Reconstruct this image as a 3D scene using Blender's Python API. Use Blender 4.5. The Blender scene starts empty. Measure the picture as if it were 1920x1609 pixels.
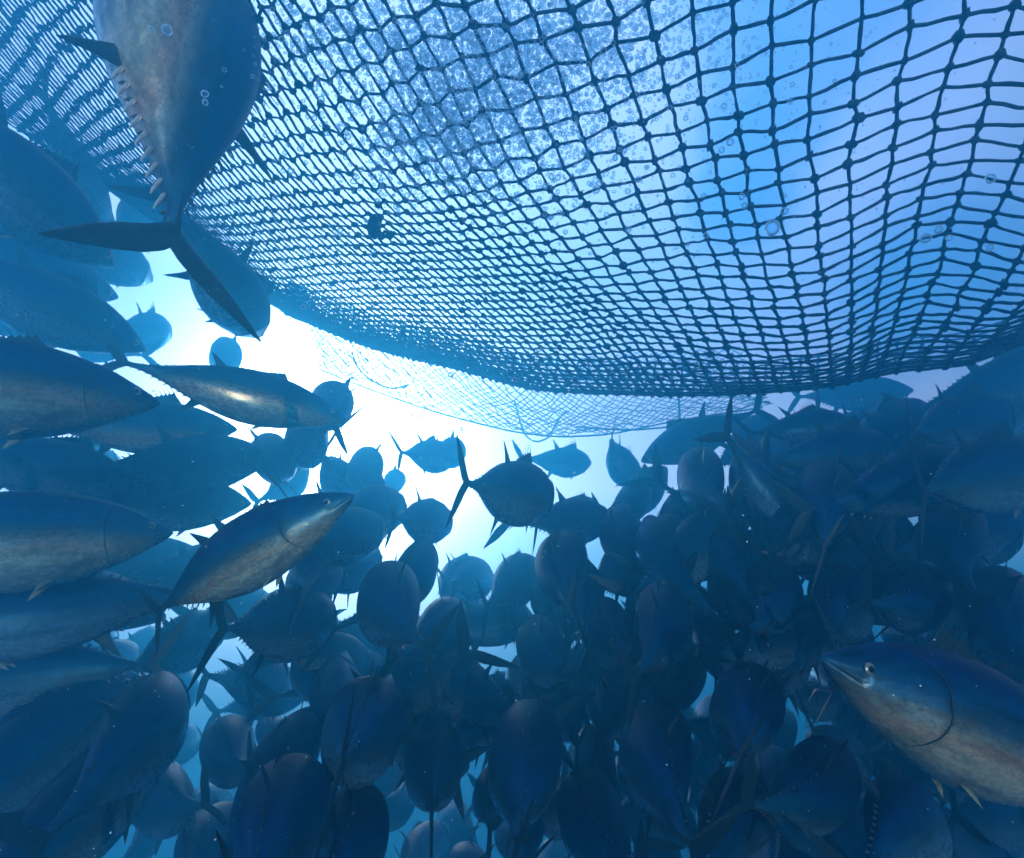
import bpy, math, random
import numpy as np
from mathutils import Vector, Matrix

random.seed(7)
np.random.seed(7)
C = bpy.context.scene.collection
S = bpy.context.scene

# ------------------------------------------------------------------ camera
F = 1100.0            # focal length in pixels of a 1920 px wide frame
W, H = 1920.0, 1609.0
PITCH = math.radians(14)
cd = bpy.data.cameras.new("camera")
cd.sensor_width = 36.0
cd.lens = 36.0 * F / W
cd.clip_start = 0.02
cd.clip_end = 400
cam = bpy.data.objects.new("camera", cd)
C.objects.link(cam)
cam.location = (0, 0, 0)
cam.rotation_euler = (math.pi / 2 + PITCH, 0, 0)
S.camera = cam
R3 = cam.rotation_euler.to_matrix()
CR, CU, CF = R3 @ Vector((1, 0, 0)), R3 @ Vector((0, 1, 0)), R3 @ Vector((0, 0, -1))


def at(x, y, d):
    """world point seen at pixel (x, y), d metres along the view axis"""
    return CR * ((x - W / 2) / F * d) + CU * (-(y - H / 2) / F * d) + CF * d


def ray(x, y):
    return at(x, y, 1.0).normalized()


# ------------------------------------------------------------------ world: light coming down through the water
GLOW = ray(600, 800)
wd = bpy.data.worlds.new("World")
S.world = wd
wd.use_nodes = True
nt = wd.node_tree
nt.nodes.clear()


def N(tree, kind, **kw):
    n = tree.nodes.new(kind)
    for k, v in kw.items():
        setattr(n, k, v)
    return n


def math_node(tree, op, a, b=None, clamp=False):
    n = N(tree, 'ShaderNodeMath', operation=op, use_clamp=clamp)
    for i, v in enumerate((a, b)):
        if v is None:
            continue
        if isinstance(v, (int, float)):
            n.inputs[i].default_value = v
        else:
            tree.links.new(v, n.inputs[i])
    return n.outputs[0]


def ramp(tree, fac, stops, interp='LINEAR'):
    n = N(tree, 'ShaderNodeValToRGB')
    n.color_ramp.interpolation = interp
    el = n.color_ramp.elements
    while len(el) > 1:
        el.remove(el[0])
    el[0].position = stops[0][0]
    el[0].color = (*stops[0][1], 1)
    for p, c in stops[1:]:
        e = el.new(p)
        e.color = (*c, 1)
    tree.links.new(fac, n.inputs[0])
    return n.outputs[0]


def mixc(tree, fac, a, b, mode='MIX'):
    n = N(tree, 'ShaderNodeMix', data_type='RGBA', blend_type=mode)
    for sock, v in ((n.inputs[0], fac), (n.inputs[6], a), (n.inputs[7], b)):
        if isinstance(v, (int, float)):
            sock.default_value = v
        elif isinstance(v, tuple):
            sock.default_value = (*v, 1)
        else:
            tree.links.new(v, sock)
    return n.outputs[2]


tc = N(nt, 'ShaderNodeTexCoord')
sep = N(nt, 'ShaderNodeSeparateXYZ')
nt.links.new(tc.outputs['Generated'], sep.inputs[0])
z01 = math_node(nt, 'MULTIPLY_ADD', sep.outputs[2], 0.5)
nt.nodes[-1].inputs[2].default_value = 0.5
base = ramp(nt, z01, [(0.0, (0.0002, 0.004, 0.012)), (0.30, (0.0004, 0.007, 0.02)), (0.46, (0.003, 0.04, 0.085)),
                      (0.50, (0.03, 0.18, 0.33)), (0.54, (0.22, 0.38, 0.62)), (0.57, (0.44, 0.51, 0.70)), (0.75, (0.40, 0.46, 0.68)), (1.0, (0.36, 0.42, 0.64))])
dot = N(nt, 'ShaderNodeVectorMath', operation='DOT_PRODUCT')
nt.links.new(tc.outputs['Generated'], dot.inputs[0])
dot.inputs[1].default_value = GLOW
dc = math_node(nt, 'MAXIMUM', dot.outputs['Value'], 0.0)
g1 = math_node(nt, 'POWER', dc, 16.0)
g2 = math_node(nt, 'POWER', dc, 60.0)
front = N(nt, 'ShaderNodeVectorMath', operation='DOT_PRODUCT')
nt.links.new(tc.outputs['Generated'], front.inputs[0])
front.inputs[1].default_value = Vector((-0.35, 0.93, 0.0)).normalized()
fr = ramp(nt, math_node(nt, 'MULTIPLY_ADD', front.outputs['Value'], 0.5), [(0.0, (0.04,) * 3), (0.45, (0.12,) * 3), (0.75, (0.80,) * 3), (1.0, (1.0,) * 3)])
nt.nodes[-2].inputs[2].default_value = 0.5
base = mixc(nt, 1.0, base, fr, 'MULTIPLY')
glow = mixc(nt, 1.0, mixc(nt, g1, (0, 0, 0), (1.0, 1.2, 1.35)), mixc(nt, g2, (0, 0, 0), (4.0, 4.4, 4.5)), 'ADD')
glow = mixc(nt, 1.0, glow, ramp(nt, z01, [(0.0, (0, 0, 0)), (0.38, (0.10, 0.12, 0.15)), (0.47, (1, 1, 1))]), 'MULTIPLY')
tot = mixc(nt, 1.0, base, glow, 'ADD')
# overhead: soft boat shade and ripple light painted into the world colour
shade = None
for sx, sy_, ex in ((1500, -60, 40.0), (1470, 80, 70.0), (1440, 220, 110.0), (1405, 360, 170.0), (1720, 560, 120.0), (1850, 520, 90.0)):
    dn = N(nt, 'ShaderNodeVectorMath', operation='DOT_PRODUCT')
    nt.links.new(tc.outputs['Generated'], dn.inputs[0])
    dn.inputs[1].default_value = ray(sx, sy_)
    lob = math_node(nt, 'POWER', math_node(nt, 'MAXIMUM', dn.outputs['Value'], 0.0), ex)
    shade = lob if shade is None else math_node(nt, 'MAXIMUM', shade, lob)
wob = N(nt, 'ShaderNodeTexNoise')
wob.inputs['Scale'].default_value = 3.2
wob.inputs['Detail'].default_value = 3
mpw = N(nt, 'ShaderNodeMapping')
mpw.inputs['Scale'].default_value = (2.2, 1.0, 0.6)
mpw.inputs['Rotation'].default_value = (0.3, 0.5, 0.4)
nt.links.new(tc.outputs['Generated'], mpw.inputs[0])
nt.links.new(mpw.outputs[0], wob.inputs['Vector'])
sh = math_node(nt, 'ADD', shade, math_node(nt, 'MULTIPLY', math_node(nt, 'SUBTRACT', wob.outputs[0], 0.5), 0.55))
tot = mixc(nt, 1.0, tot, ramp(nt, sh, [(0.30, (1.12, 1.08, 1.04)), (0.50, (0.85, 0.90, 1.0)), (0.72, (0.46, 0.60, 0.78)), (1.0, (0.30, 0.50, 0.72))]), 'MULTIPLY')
bg = N(nt, 'ShaderNodeBackground')
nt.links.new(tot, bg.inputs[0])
bg.inputs[1].default_value = 6.0
wo = N(nt, 'ShaderNodeOutputWorld')
nt.links.new(bg.outputs[0], wo.inputs[0])
wd.cycles.sampling_method = 'MANUAL'
wd.cycles.sample_map_resolution = 512

# sun lamp added low behind the camera, in place of camera lights on flanks
sd = bpy.data.lights.new("sun", 'SUN')
sd.energy = 3.0
sd.angle = math.radians(0.5)
sd.color = (0.72, 0.92, 1.0)
sun = bpy.data.objects.new("sun", sd)
C.objects.link(sun)
SUN_FROM = Vector((0.16, -0.98, 0.04)).normalized()
sun.rotation_euler = SUN_FROM.to_track_quat('Z', 'Y').to_euler()
sun.location = (-3, -3, 5)

S.view_settings.view_transform = 'Standard'
S.view_settings.look = 'None'
S.view_settings.exposure = 0.0
S.view_settings.gamma = 1.0
cy = S.cycles
cy.use_denoising = True
cy.use_adaptive_sampling = True
cy.adaptive_threshold = 0.03
cy.max_bounces = 6
cy.diffuse_bounces = 2
cy.glossy_bounces = 2
cy.transmission_bounces = 3
cy.transparent_max_bounces = 10
cy.volume_bounces = 1
cy.time_limit = 700


# ------------------------------------------------------------------ materials
def principled(name):
    m = bpy.data.materials.new(name)
    m.use_nodes = True
    t = m.node_tree
    return m, t, t.nodes['Principled BSDF']


def plain(name, col, rough=0.6, metal=0.0, noise=0.0, scale=30):
    m, t, p = principled(name)
    p.inputs['Roughness'].default_value = rough
    p.inputs['Metallic'].default_value = metal
    if noise:
        tcn = N(t, 'ShaderNodeTexCoord')
        nn = N(t, 'ShaderNodeTexNoise')
        nn.inputs['Scale'].default_value = scale
        nn.inputs['Detail'].default_value = 4
        t.links.new(tcn.outputs['Object'], nn.inputs['Vector'])
        lo = tuple(c * (1 - noise) for c in col)
        hi = tuple(min(1, c * (1 + noise)) for c in col)
        t.links.new(ramp(t, nn.outputs[0], [(0.35, lo), (0.65, hi)]), p.inputs['Base Color'])
    else:
        p.inputs['Base Color'].default_value = (*col, 1)
    return m


def skin_material(name, belly):
    m, t, p = principled(name)
    tcn = N(t, 'ShaderNodeTexCoord')
    sp = N(t, 'ShaderNodeSeparateXYZ')
    t.links.new(tcn.outputs['Object'], sp.inputs[0])
    # streaks that run along the body
    mp = N(t, 'ShaderNodeMapping')
    mp.inputs['Scale'].default_value = (3.0, 34, 34)
    t.links.new(tcn.outputs['Object'], mp.inputs[0])
    st = N(t, 'ShaderNodeTexNoise')
    st.inputs['Scale'].default_value = 1.0
    st.inputs['Detail'].default_value = 6
    t.links.new(mp.outputs[0], st.inputs['Vector'])
    bl = N(t, 'ShaderNodeTexNoise')
    bl.inputs['Scale'].default_value = 9
    bl.inputs['Detail'].default_value = 6
    bl.inputs['Roughness'].default_value = 0.65
    t.links.new(tcn.outputs['Object'], bl.inputs['Vector'])
    # height over the body axis, -0.13 .. 0.13, nudged by the noises
    zz = math_node(t, 'ADD', sp.outputs[2], math_node(t, 'MULTIPLY', math_node(t, 'SUBTRACT', st.outputs[0], 0.5), 0.06))
    zz = math_node(t, 'ADD', zz, math_node(t, 'MULTIPLY', math_node(t, 'SUBTRACT', bl.outputs[0], 0.5), 0.010))
    f = math_node(t, 'MULTIPLY', math_node(t, 'ADD', zz, 0.14), 1 / 0.28, True)
    col = ramp(t, f, belly + [(0.42, (0.08, 0.15, 0.18)), (0.54, (0.012, 0.09, 0.17)),
                      (0.70, (0.004, 0.05, 0.14)), (0.78, (0.004, 0.03, 0.13)), (0.86, (0.004, 0.022, 0.07)), (1.0, (0.004, 0.016, 0.04))])
    metal = ramp(t, f, [(0.0, (0.45,) * 3), (0.34, (0.58,) * 3), (0.50, (0.25,) * 3), (1.0, (0.05,) * 3)])
    # mottling
    mot = ramp(t, bl.outputs[0], [(0.30, (0.78,) * 3), (0.62, (1.1,) * 3)])
    col = mixc(t, 1.0, col, mot, 'MULTIPLY')
    stc = ramp(t, st.outputs[0], [(0.38, (0.62,) * 3), (0.55, (1.1,) * 3)])
    col = mixc(t, 1.0, col, stc, 'MULTIPLY')
    gr = N(t, 'ShaderNodeTexNoise')
    gr.inputs['Scale'].default_value = 85
    gr.inputs['Detail'].default_value = 5
    gr.inputs['Roughness'].default_value = 0.8
    mg = N(t, 'ShaderNodeMapping')
    mg.inputs['Scale'].default_value = (0.55, 1, 1)
    t.links.new(tcn.outputs['Object'], mg.inputs[0])
    t.links.new(mg.outputs[0], gr.inputs['Vector'])
    col = mixc(t, 1.0, col, ramp(t, gr.outputs[0], [(0.36, (0.78,) * 3), (0.52, (1.0,) * 3), (0.66, (1.3,) * 3)]), 'MULTIPLY')
    # per-fish tone
    oi = N(t, 'ShaderNodeObjectInfo')
    tone = ramp(t, oi.outputs['Random'], [(0.0, (0.50, 0.80, 0.95)), (0.35, (0.95, 0.92, 1.0)), (0.65, (0.85, 1.1, 1.25)), (1.0, (1.15, 1.05, 0.9))])
    col = mixc(t, 1.0, col, tone, 'MULTIPLY')
    t.links.new(col, p.inputs['Base Color'])
    t.links.new(metal, p.inputs['Metallic'])
    p.inputs['Specular IOR Level'].default_value = 0.16
    p.inputs['Specular Tint'].default_value = (0.25, 0.7, 1.0, 1)
    rg = math_node(t, 'ADD', ramp(t, f, [(0.0, (0.16,) * 3), (0.36, (0.20,) * 3), (0.60, (0.42,) * 3)]), math_node(t, 'ADD', math_node(t, 'MULTIPLY', bl.outputs[0], 0.12), math_node(t, 'MULTIPLY', math_node(t, 'SUBTRACT', gr.outputs[0], 0.4), 0.35)))
    t.links.new(rg, p.inputs['Roughness'])
    vo = N(t, 'ShaderNodeTexVoronoi')
    vo.inputs['Scale'].default_value = 150
    t.links.new(tcn.outputs['Object'], vo.inputs['Vector'])
    hsum = math_node(t, 'ADD', math_node(t, 'MULTIPLY', vo.outputs[0], 0.35), math_node(t, 'ADD', st.outputs[0], bl.outputs[0]))
    bp = N(t, 'ShaderNodeBump')
    bp.inputs['Strength'].default_value = 0.12
    bp.inputs['Distance'].default_value = 0.006
    t.links.new(hsum, bp.inputs['Height'])
    t.links.new(bp.outputs[0], p.inputs['Normal'])
    return m


M_SKIN = skin_material("tuna_skin", [(0.0, (0.26, 0.36, 0.40)), (0.20, (0.30, 0.44, 0.50)), (0.33, (0.20, 0.32, 0.38))])
M_WARM = skin_material("tuna_skin_belly_glint", [(0.0, (0.50, 0.46, 0.38)), (0.14, (0.85, 0.66, 0.42)), (0.24, (0.98, 0.54, 0.32)), (0.33, (0.52, 0.44, 0.32))])  # near fish: silvery pink belly with warm light glints painted in
M_FIN = plain("fin_dark", (0.010, 0.028, 0.030), 0.55, 0, 0.5, 60)
M_PEC = plain("fin_pale", (0.30, 0.27, 0.18), 0.5, 0.1, 0.4, 50)
M_FINLET = plain("finlet_yellow", (0.13, 0.12, 0.10), 0.4, 0.35, 0.3, 60)
M_PEARL = plain("finlet_pearl", (0.85, 0.68, 0.58), 0.25, 0.45, 0.2, 90)
M_EYE = plain("eye_dark", (0.01, 0.012, 0.015), 0.08)
M_IRIS = plain("eye_silver", (0.45, 0.43, 0.35), 0.3, 0.6)
M_MOUTH = plain("mouth_line", (0.015, 0.02, 0.025), 0.7)
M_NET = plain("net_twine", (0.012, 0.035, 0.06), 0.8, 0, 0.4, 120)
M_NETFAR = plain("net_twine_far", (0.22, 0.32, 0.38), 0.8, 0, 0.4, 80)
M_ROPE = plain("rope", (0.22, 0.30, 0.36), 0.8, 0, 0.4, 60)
M_HULL = plain("hull_paint", (0.40, 0.66, 0.88), 0.6, 0, 0.3, 2)
M_SPECK = plain("speck", (0.8, 0.85, 0.85), 0.6)


def bubble_material():
    m, t, p = principled("bubble")
    t.nodes.remove(p)
    out = t.nodes['Material Output']
    lw = N(t, 'ShaderNodeLayerWeight')
    lw.inputs[0].default_value = 0.45
    tr = N(t, 'ShaderNodeBsdfTransparent')
    tr.inputs[0].default_value = (0.86, 0.96, 1.0, 1)
    gl = N(t, 'ShaderNodeBsdfGlossy')
    gl.inputs['Roughness'].default_value = 0.06
    gl.inputs['Color'].default_value = (0.85, 0.95, 1, 1)
    tl = N(t, 'ShaderNodeBsdfTranslucent')
    tl.inputs['Color'].default_value = (0.86, 0.95, 1, 1)
    m2 = N(t, 'ShaderNodeMixShader')
    m2.inputs[0].default_value = 0.55
    t.links.new(gl.outputs[0], m2.inputs[1])
    t.links.new(tl.outputs[0], m2.inputs[2])
    mx = N(t, 'ShaderNodeMixShader')
    t.links.new(ramp(t, lw.outputs['Facing'], [(0.10, (0.06,) * 3), (0.55, (0.95,) * 3)]), mx.inputs[0])
    t.links.new(tr.outputs[0], mx.inputs[1])
    t.links.new(m2.outputs[0], mx.inputs[2])
    t.links.new(mx.outputs[0], out.inputs['Surface'])
    return m


M_BUB = bubble_material()


# ------------------------------------------------------------------ mesh helpers
def link_mesh(name, verts, faces, mats, fmat=None, smooth=True, parent=None):
    me = bpy.data.meshes.new(name)
    me.from_pydata([tuple(v) for v in verts], [], faces)
    for m in mats:
        me.materials.append(m)
    if fmat is not None:
        me.polygons.foreach_set('material_index', fmat)
    if smooth:
        me.polygons.foreach_set('use_smooth', [True] * len(me.polygons))
    me.update()
    o = bpy.data.objects.new(name, me)
    C.objects.link(o)
    if parent:
        o.parent = parent
    return o


def tag(o, label, cat, group=None, kind=None):
    if label:
        o['label'] = label
    if cat:
        o['category'] = cat
    if group:
        o['group'] = group
    if kind:
        o['kind'] = kind
    return o


def pchip(xs, ys, x):
    """monotone cubic with straight-line ends; xs (n,), ys (n,k)"""
    xs = np.asarray(xs, float)
    ys = np.asarray(ys, float)
    if ys.ndim == 1:
        ys = ys[:, None]
    h = np.diff(xs)
    dl = np.diff(ys, axis=0) / h[:, None]
    m = np.zeros_like(ys)
    m[0], m[-1] = dl[0], dl[-1]
    for i in range(1, len(xs) - 1):
        # plain weighted mean (Catmull-like), smoother than strict pchip
        m[i] = (dl[i - 1] * h[i] + dl[i] * h[i - 1]) / (h[i] + h[i - 1])
    x = np.asarray(x, float)
    i = np.clip(np.searchsorted(xs, x) - 1, 0, len(xs) - 2)
    t = (x - xs[i]) / h[i]
    tt = np.clip(t, 0, 1)[:, None]
    hh = h[i][:, None]
    r = ((2 * tt**3 - 3 * tt**2 + 1) * ys[i] + (tt**3 - 2 * tt**2 + tt) * hh * m[i]
         + (-2 * tt**3 + 3 * tt**2) * ys[i + 1] + (tt**3 - tt**2) * hh * m[i + 1])
    lo, hi = x < xs[0], x > xs[-1]
    r[lo] = ys[0] + (x[lo] - xs[0])[:, None] * m[0]
    r[hi] = ys[-1] + (x[hi] - xs[-1])[:, None] * m[-1]
    return r


def tubes(lines, radius, sides=5):
    """lines: list of (n,3) arrays; radius: scalar or list of arrays. returns verts, faces"""
    V, Fc = [], []
    base_i = 0
    ang = np.arange(sides) / sides * 2 * math.pi
    for li, P in enumerate(lines):
        P = np.asarray(P, float)
        n = len(P)
        if n < 2:
            continue
        r = radius[li] if isinstance(radius, list) else np.full(n, radius)
        T = np.gradient(P, axis=0)
        T /= np.linalg.norm(T, axis=1)[:, None] + 1e-9
        ref = np.array([0.31, 0.2, 0.93])
        A = np.cross(T, ref)
        A /= np.linalg.norm(A, axis=1)[:, None] + 1e-9
        B = np.cross(T, A)
        ring = P[:, None, :] + r[:, None, None] * (np.cos(ang)[None, :, None] * A[:, None, :] + np.sin(ang)[None, :, None] * B[:, None, :])
        V.append(ring.reshape(-1, 3))
        for i in range(n - 1):
            a = base_i + i * sides
            for k in range(sides):
                k2 = (k + 1) % sides
                Fc.append((a + k, a + k2, a + sides + k2, a + sides + k))
        Fc.append(tuple(base_i + k for k in range(sides))[::-1])
        Fc.append(tuple(base_i + (n - 1) * sides + k for k in range(sides)))
        base_i += n * sides
    return np.concatenate(V), Fc


def ico(sub=1):
    import bmesh
    bm = bmesh.new()
    bmesh.ops.create_icosphere(bm, subdivisions=sub, radius=1.0)
    v = np.array([x.co[:] for x in bm.verts])
    f = np.array([[q.index for q in p.verts] for p in bm.faces])
    bm.free()
    return v, f


ICO1, ICO2 = ico(1), ico(2)


def blobs(centres, radii, shape=ICO1, squash=None):
    v, f = shape
    n = len(centres)
    sc = np.asarray(radii)[:, None, None] * (np.ones((n, 1, 3)) if squash is None else squash[:, None, :])
    V = (v[None] * sc + np.asarray(centres)[:, None, :]).reshape(-1, 3)
    Fc = (f[None] + (np.arange(n) * len(v))[:, None, None]).reshape(-1, 3)
    return V, Fc


# ------------------------------------------------------------------ the fish
KT = [0, .012, .035, .07, .12, .2, .3, .4, .5, .6, .7, .8, .88, .94, .975, 1.0]
KTOP = [.003, .014, .030, .050, .076, .107, .133, .145, .142, .125, .097, .062, .035, .018, .013, .015]
KBOT = [.003, .013, .028, .046, .070, .102, .134, .153, .154, .136, .103, .063, .034, .016, .012, .014]
KWID = [.002, .011, .022, .038, .058, .085, .108, .118, .116, .102, .078, .047, .024, .019, .014, .006]
BODY = 0.92


def body_x(t):
    return 0.5 - t * BODY


def build_tuna(bend=0.0, dorsal=1.0):
    V, Fc, FM, PT = [], [], [], []
    cur = ['tuna']
    # --- body rings
    ts = np.unique(np.concatenate([np.linspace(0, .1, 14), np.linspace(.1, .30, 22), np.linspace(.30, 1, 36)]))
    prof = pchip(KT, np.stack([KTOP, KBOT, KWID], 1), ts)
    SEG = 36
    for t, (tp, bt, wd_) in zip(ts, prof):
        for k in range(SEG):
            a = 2 * math.pi * k / SEG
            c, s = math.cos(a), math.sin(a)
            e = 0.92
            y = wd_ * math.copysign(abs(c) ** e, c)
            z = (tp if s > 0 else bt) * math.copysign(abs(s) ** e, s)
            x = body_x(t)
            # gill cover: a raised plate with a curved rear edge
            edge = 0.255 - 0.055 * abs(s + 0.25) ** 2.0
            if t < edge and abs(s) < 0.93:
                k1 = max(0, 1 - (edge - t) / 0.09)
                y *= 1 + 0.07 * k1
                z *= 1 + 0.02 * k1
            elif t < edge + 0.012 and abs(s) < 0.93:
                y *= 0.985
            # mouth slit
            if t < 0.085 and -0.42 < s < -0.12:
                y *= 0.86
            # pectoral groove and keel
            if 0.88 < t < 0.985 and abs(s) < 0.2:
                y *= 1.25
            V.append((x, y, z))
    nr = len(ts)

    def mark(name):
        PT.extend([cur[0]] * (len(Fc) - len(PT)))
        cur[0] = name

    for i in range(nr - 1):
        for k in range(SEG):
            k2 = (k + 1) % SEG
            Fc.append((i * SEG + k, (i + 1) * SEG + k, (i + 1) * SEG + k2, i * SEG + k2))
            FM.append(0)
    Fc.append(tuple(range(SEG)))
    FM.append(0)
    Fc.append(tuple((nr - 1) * SEG + k for k in range(SEG))[::-1])
    FM.append(1)

    def surf(t, ang, lift=1.012):
        tp, bt, w_ = pchip(KT, np.stack([KTOP, KBOT, KWID], 1), [t])[0]
        c_, s_ = math.cos(ang), math.sin(ang)
        k1 = max(0, 1 - max(0.0, .255 - .055 * abs(s_ + .25) ** 2 - t) / .09)
        return (body_x(t), w_ * math.copysign(abs(c_) ** .92, c_) * lift * (1 + .07 * k1), (tp if s_ > 0 else bt) * math.copysign(abs(s_) ** .92, s_) * lift * (1 + .02 * k1))

    def groove(pts, r):
        vv, ff = tubes([np.array(pts)], [r * np.sin(np.linspace(.25, math.pi - .25, len(pts)))], 5)
        b_ = len(V)
        V.extend(tuple(q) for q in vv)
        Fc.extend(tuple(i_ + b_ for i_ in q) for q in ff)
        FM.extend([1] * len(ff))

    for sd_ in (1, -1):
        arc = []
        for q in np.linspace(-1.25, .85, 22):
            s_ = math.sin(q)
            arc.append(surf(.253 - .055 * abs(s_ + .25) ** 2, q if sd_ > 0 else math.pi - q, 1.0))
        groove(arc, .0022)
        groove([surf(t_, q if sd_ > 0 else math.pi - q, 1.0) for t_, q in zip(np.linspace(.004, .082, 10), np.linspace(-.10, -.52, 10))], .0020)

    def fin(lead, trail, origin=(0, 0, 0), ex=(1, 0, 0), ez=(0, 0, 1), th=0.006, mat=1, chord=6):
        """a thin closed blade between two polylines given in its own plane"""
        o, ex_, ez_ = Vector(origin), Vector(ex).normalized(), Vector(ez).normalized()
        nrm = ex_.cross(ez_).normalized()
        n = len(lead)
        b = len(V)
        for side in (1, -1):
            for i in range(n):
                for j in range(chord + 1):
                    u = j / chord
                    p = ((1 - u) * lead[i][0] + u * trail[i][0], (1 - u) * lead[i][1] + u * trail[i][1])
                    thick = th * (1 - 0.75 * i / (n - 1)) * math.sin(math.pi * (0.12 + 0.88 * u) ** 0.7) ** 0.6 if 0 < j < chord else 0
                    V.append(tuple(o + ex_ * p[0] + ez_ * p[1] + nrm * side * thick * 0.5))
        m_ = chord + 1
        for s_ in (0, 1):
            bb = b + s_ * n * m_
            for i in range(n - 1):
                for j in range(chord):
                    q = (bb + i * m_ + j, bb + i * m_ + j + 1, bb + (i + 1) * m_ + j + 1, bb + (i + 1) * m_ + j)
                    Fc.append(q if s_ else q[::-1])
                    FM.append(mat)

    mark('tail_fin')
    # tail fin: two swept-back lobes
    tf = lambda pts: [(-.40 + (px_ + .40) * .88, pz_ * .88) for px_, pz_ in pts]
    for s in (1, -1):
        fin(tf([(-.385, 0), (-.418, .014 * s), (-.445, .045 * s), (-.474, .088 * s), (-.512, .134 * s), (-.552, .172 * s), (-.574, .192 * s)]),
            tf([(-.470, 0), (-.486, .014 * s), (-.510, .045 * s), (-.534, .088 * s), (-.555, .134 * s), (-.571, .172 * s), (-.578, .1925 * s)]), th=.015)
    # second dorsal and anal fin
    mark('dorsal_fin')
    fin([(-.035, .112), (-.065, .145), (-.098, .175), (-.128, .200), (-.142, .210)],
        [(-.105, .092), (-.105, .124), (-.118, .158), (-.134, .190), (-.144, .209)], th=.008)
    mark('anal_fin')
    fin([(-.080, -.10), (-.110, -.130), (-.140, -.160), (-.165, -.185), (-.180, -.196)],
        [(-.150, -.080), (-.148, -.108), (-.158, -.142), (-.173, -.176), (-.182, -.195)], th=.008, mat=1)
    mark('spiny_fin')
    # first dorsal: spines and web, raised or half folded
    nsp = 9
    pts_l, pts_t = [], []
    for i in range(nsp):
        x0 = 0.215 - i * 0.024
        t_ = (0.5 - x0) / BODY
        z0 = float(pchip(KT, KTOP, [t_])[0, 0]) - 0.004
        hgt = dorsal * (0.105 * (1 - i / nsp) ** 1.3 + 0.012)
        lean = 0.55
        fin([(x0 + .003, z0), (x0 - hgt * lean * .5 + .002, z0 + hgt * .5), (x0 - hgt * lean, z0 + hgt)],
            [(x0 - .004, z0), (x0 - hgt * lean * .5 - .003, z0 + hgt * .5), (x0 - hgt * lean - .001, z0 + hgt)], th=.006, chord=4)
        pts_l.append((x0, z0))
        pts_t.append((x0 - hgt * lean * .62, z0 + hgt * .62))
    for i in range(nsp - 1):
        a0, a1, b0, b1 = pts_l[i], pts_l[i + 1], pts_t[i], pts_t[i + 1]
        mid = ((a1[0] + b1[0]) / 2, (a1[1] + b1[1]) / 2)
        fin([a0, ((a0[0] + b0[0]) / 2, (a0[1] + b0[1]) / 2), b0], [a1, mid, (b1[0], b1[1] * .3 + mid[1] * .7)], th=.0025, chord=4)
    mark('tuna')
    # finlets above and below the tail stalk
    for s in (1, -1):
        for i in range(9):
            x0 = (-.135 if s > 0 else -.165) - i * 0.0275
            t_ = min(1, (0.5 - x0) / BODY)
            z0 = (float(pchip(KT, KTOP if s > 0 else KBOT, [t_])[0, 0]) - .002) * s
            hh = .014 * (1 - i * .04)
            fin([(x0, z0), (x0 - .008, z0 + hh * .6 * s), (x0 - .020, z0 + hh * s)],
                [(x0 - .014, z0), (x0 - .016, z0 + hh * .35 * s), (x0 - .0215, z0 + hh * .95 * s)], th=.007, mat=2, chord=4)
    # keels
    for s in (1, -1):
        fin([(-.34, .008 * s), (-.38, .021 * s), (-.41, .023 * s), (-.43, .012 * s)],
            [(-.345, .0), (-.38, .0), (-.41, .0), (-.43, .0)], ex=(1, 0, 0), ez=(0, 1, 0), th=.006, chord=3)
    # pectoral and pelvic fins
    for s in (1, -1):
        mark('pectoral_fin%d' % s)
        fin([(.235, 0), (.195, .020), (.150, .036), (.105, .044), (.075, .045)],
            [(.205, -.006), (.175, -.002), (.135, .012), (.098, .030), (.074, .044)],
            origin=(0.01, .090 * s, .004), ex=(1, -0.10 * s, .06), ez=(0.12, .75 * s, -.75), th=.007, mat=3)
        mark('pelvic_fin%d' % s)
        fin([(.175, 0), (.150, .030), (.122, .055), (.105, .068)],
            [(.145, 0), (.130, .018), (.112, .042), (.104, .067)],
            origin=(0.015, .022 * s, -.114), ex=(1, 0, 0), ez=(-.2, .35 * s, -1), th=.006, mat=3)
    V = np.array(V)
    if bend:
        q = np.maximum(0, 0.15 - V[:, 0])
        V[:, 1] += bend * q ** 2
        V[:, 0] += abs(bend) * 0.15 * q ** 2
        q2 = np.maximum(0, V[:, 0] - 0.25)
        V[:, 1] += bend * 0.6 * q2 ** 2
    mark('tuna')
    FM = np.array(FM)

    def make(name, keep):
        idx = [i for i, p in enumerate(PT) if keep(p)]
        used = sorted({q for i in idx for q in Fc[i]})
        new = {q: i for i, q in enumerate(used)}
        me = bpy.data.meshes.new(name)
        me.from_pydata([tuple(V[q]) for q in used], [], [tuple(new[q] for q in Fc[i]) for i in idx])
        for m in (M_SKIN, M_FIN, M_FINLET, M_PEC):
            me.materials.append(m)
        me.polygons.foreach_set('material_index', FM[idx])
        me.polygons.foreach_set('use_smooth', [True] * len(idx))
        me.update()
        return me

    out = {'whole': make('tuna', lambda p: True)}
    for q in dict.fromkeys(PT):
        out[q] = make(q.rstrip('-1'), lambda p: p == q)
    return out


def build_eye():
    v, f = ICO2
    V = v * np.array([.0150, .0050, .0150])
    V2 = v * np.array([.0092, .0056, .0092])
    V2[:, 1] += .0012
    V = np.concatenate([V, V2])
    Fc = [tuple(x) for x in f] + [tuple(x + len(v)) for x in f]
    me = bpy.data.meshes.new("eye")
    me.from_pydata([tuple(x) for x in V], [], Fc)
    me.materials.append(M_IRIS)
    me.materials.append(M_EYE)
    me.polygons.foreach_set('material_index', [0] * len(f) + [1] * len(f))
    me.polygons.foreach_set('use_smooth', [True] * len(Fc))
    return me


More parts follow.
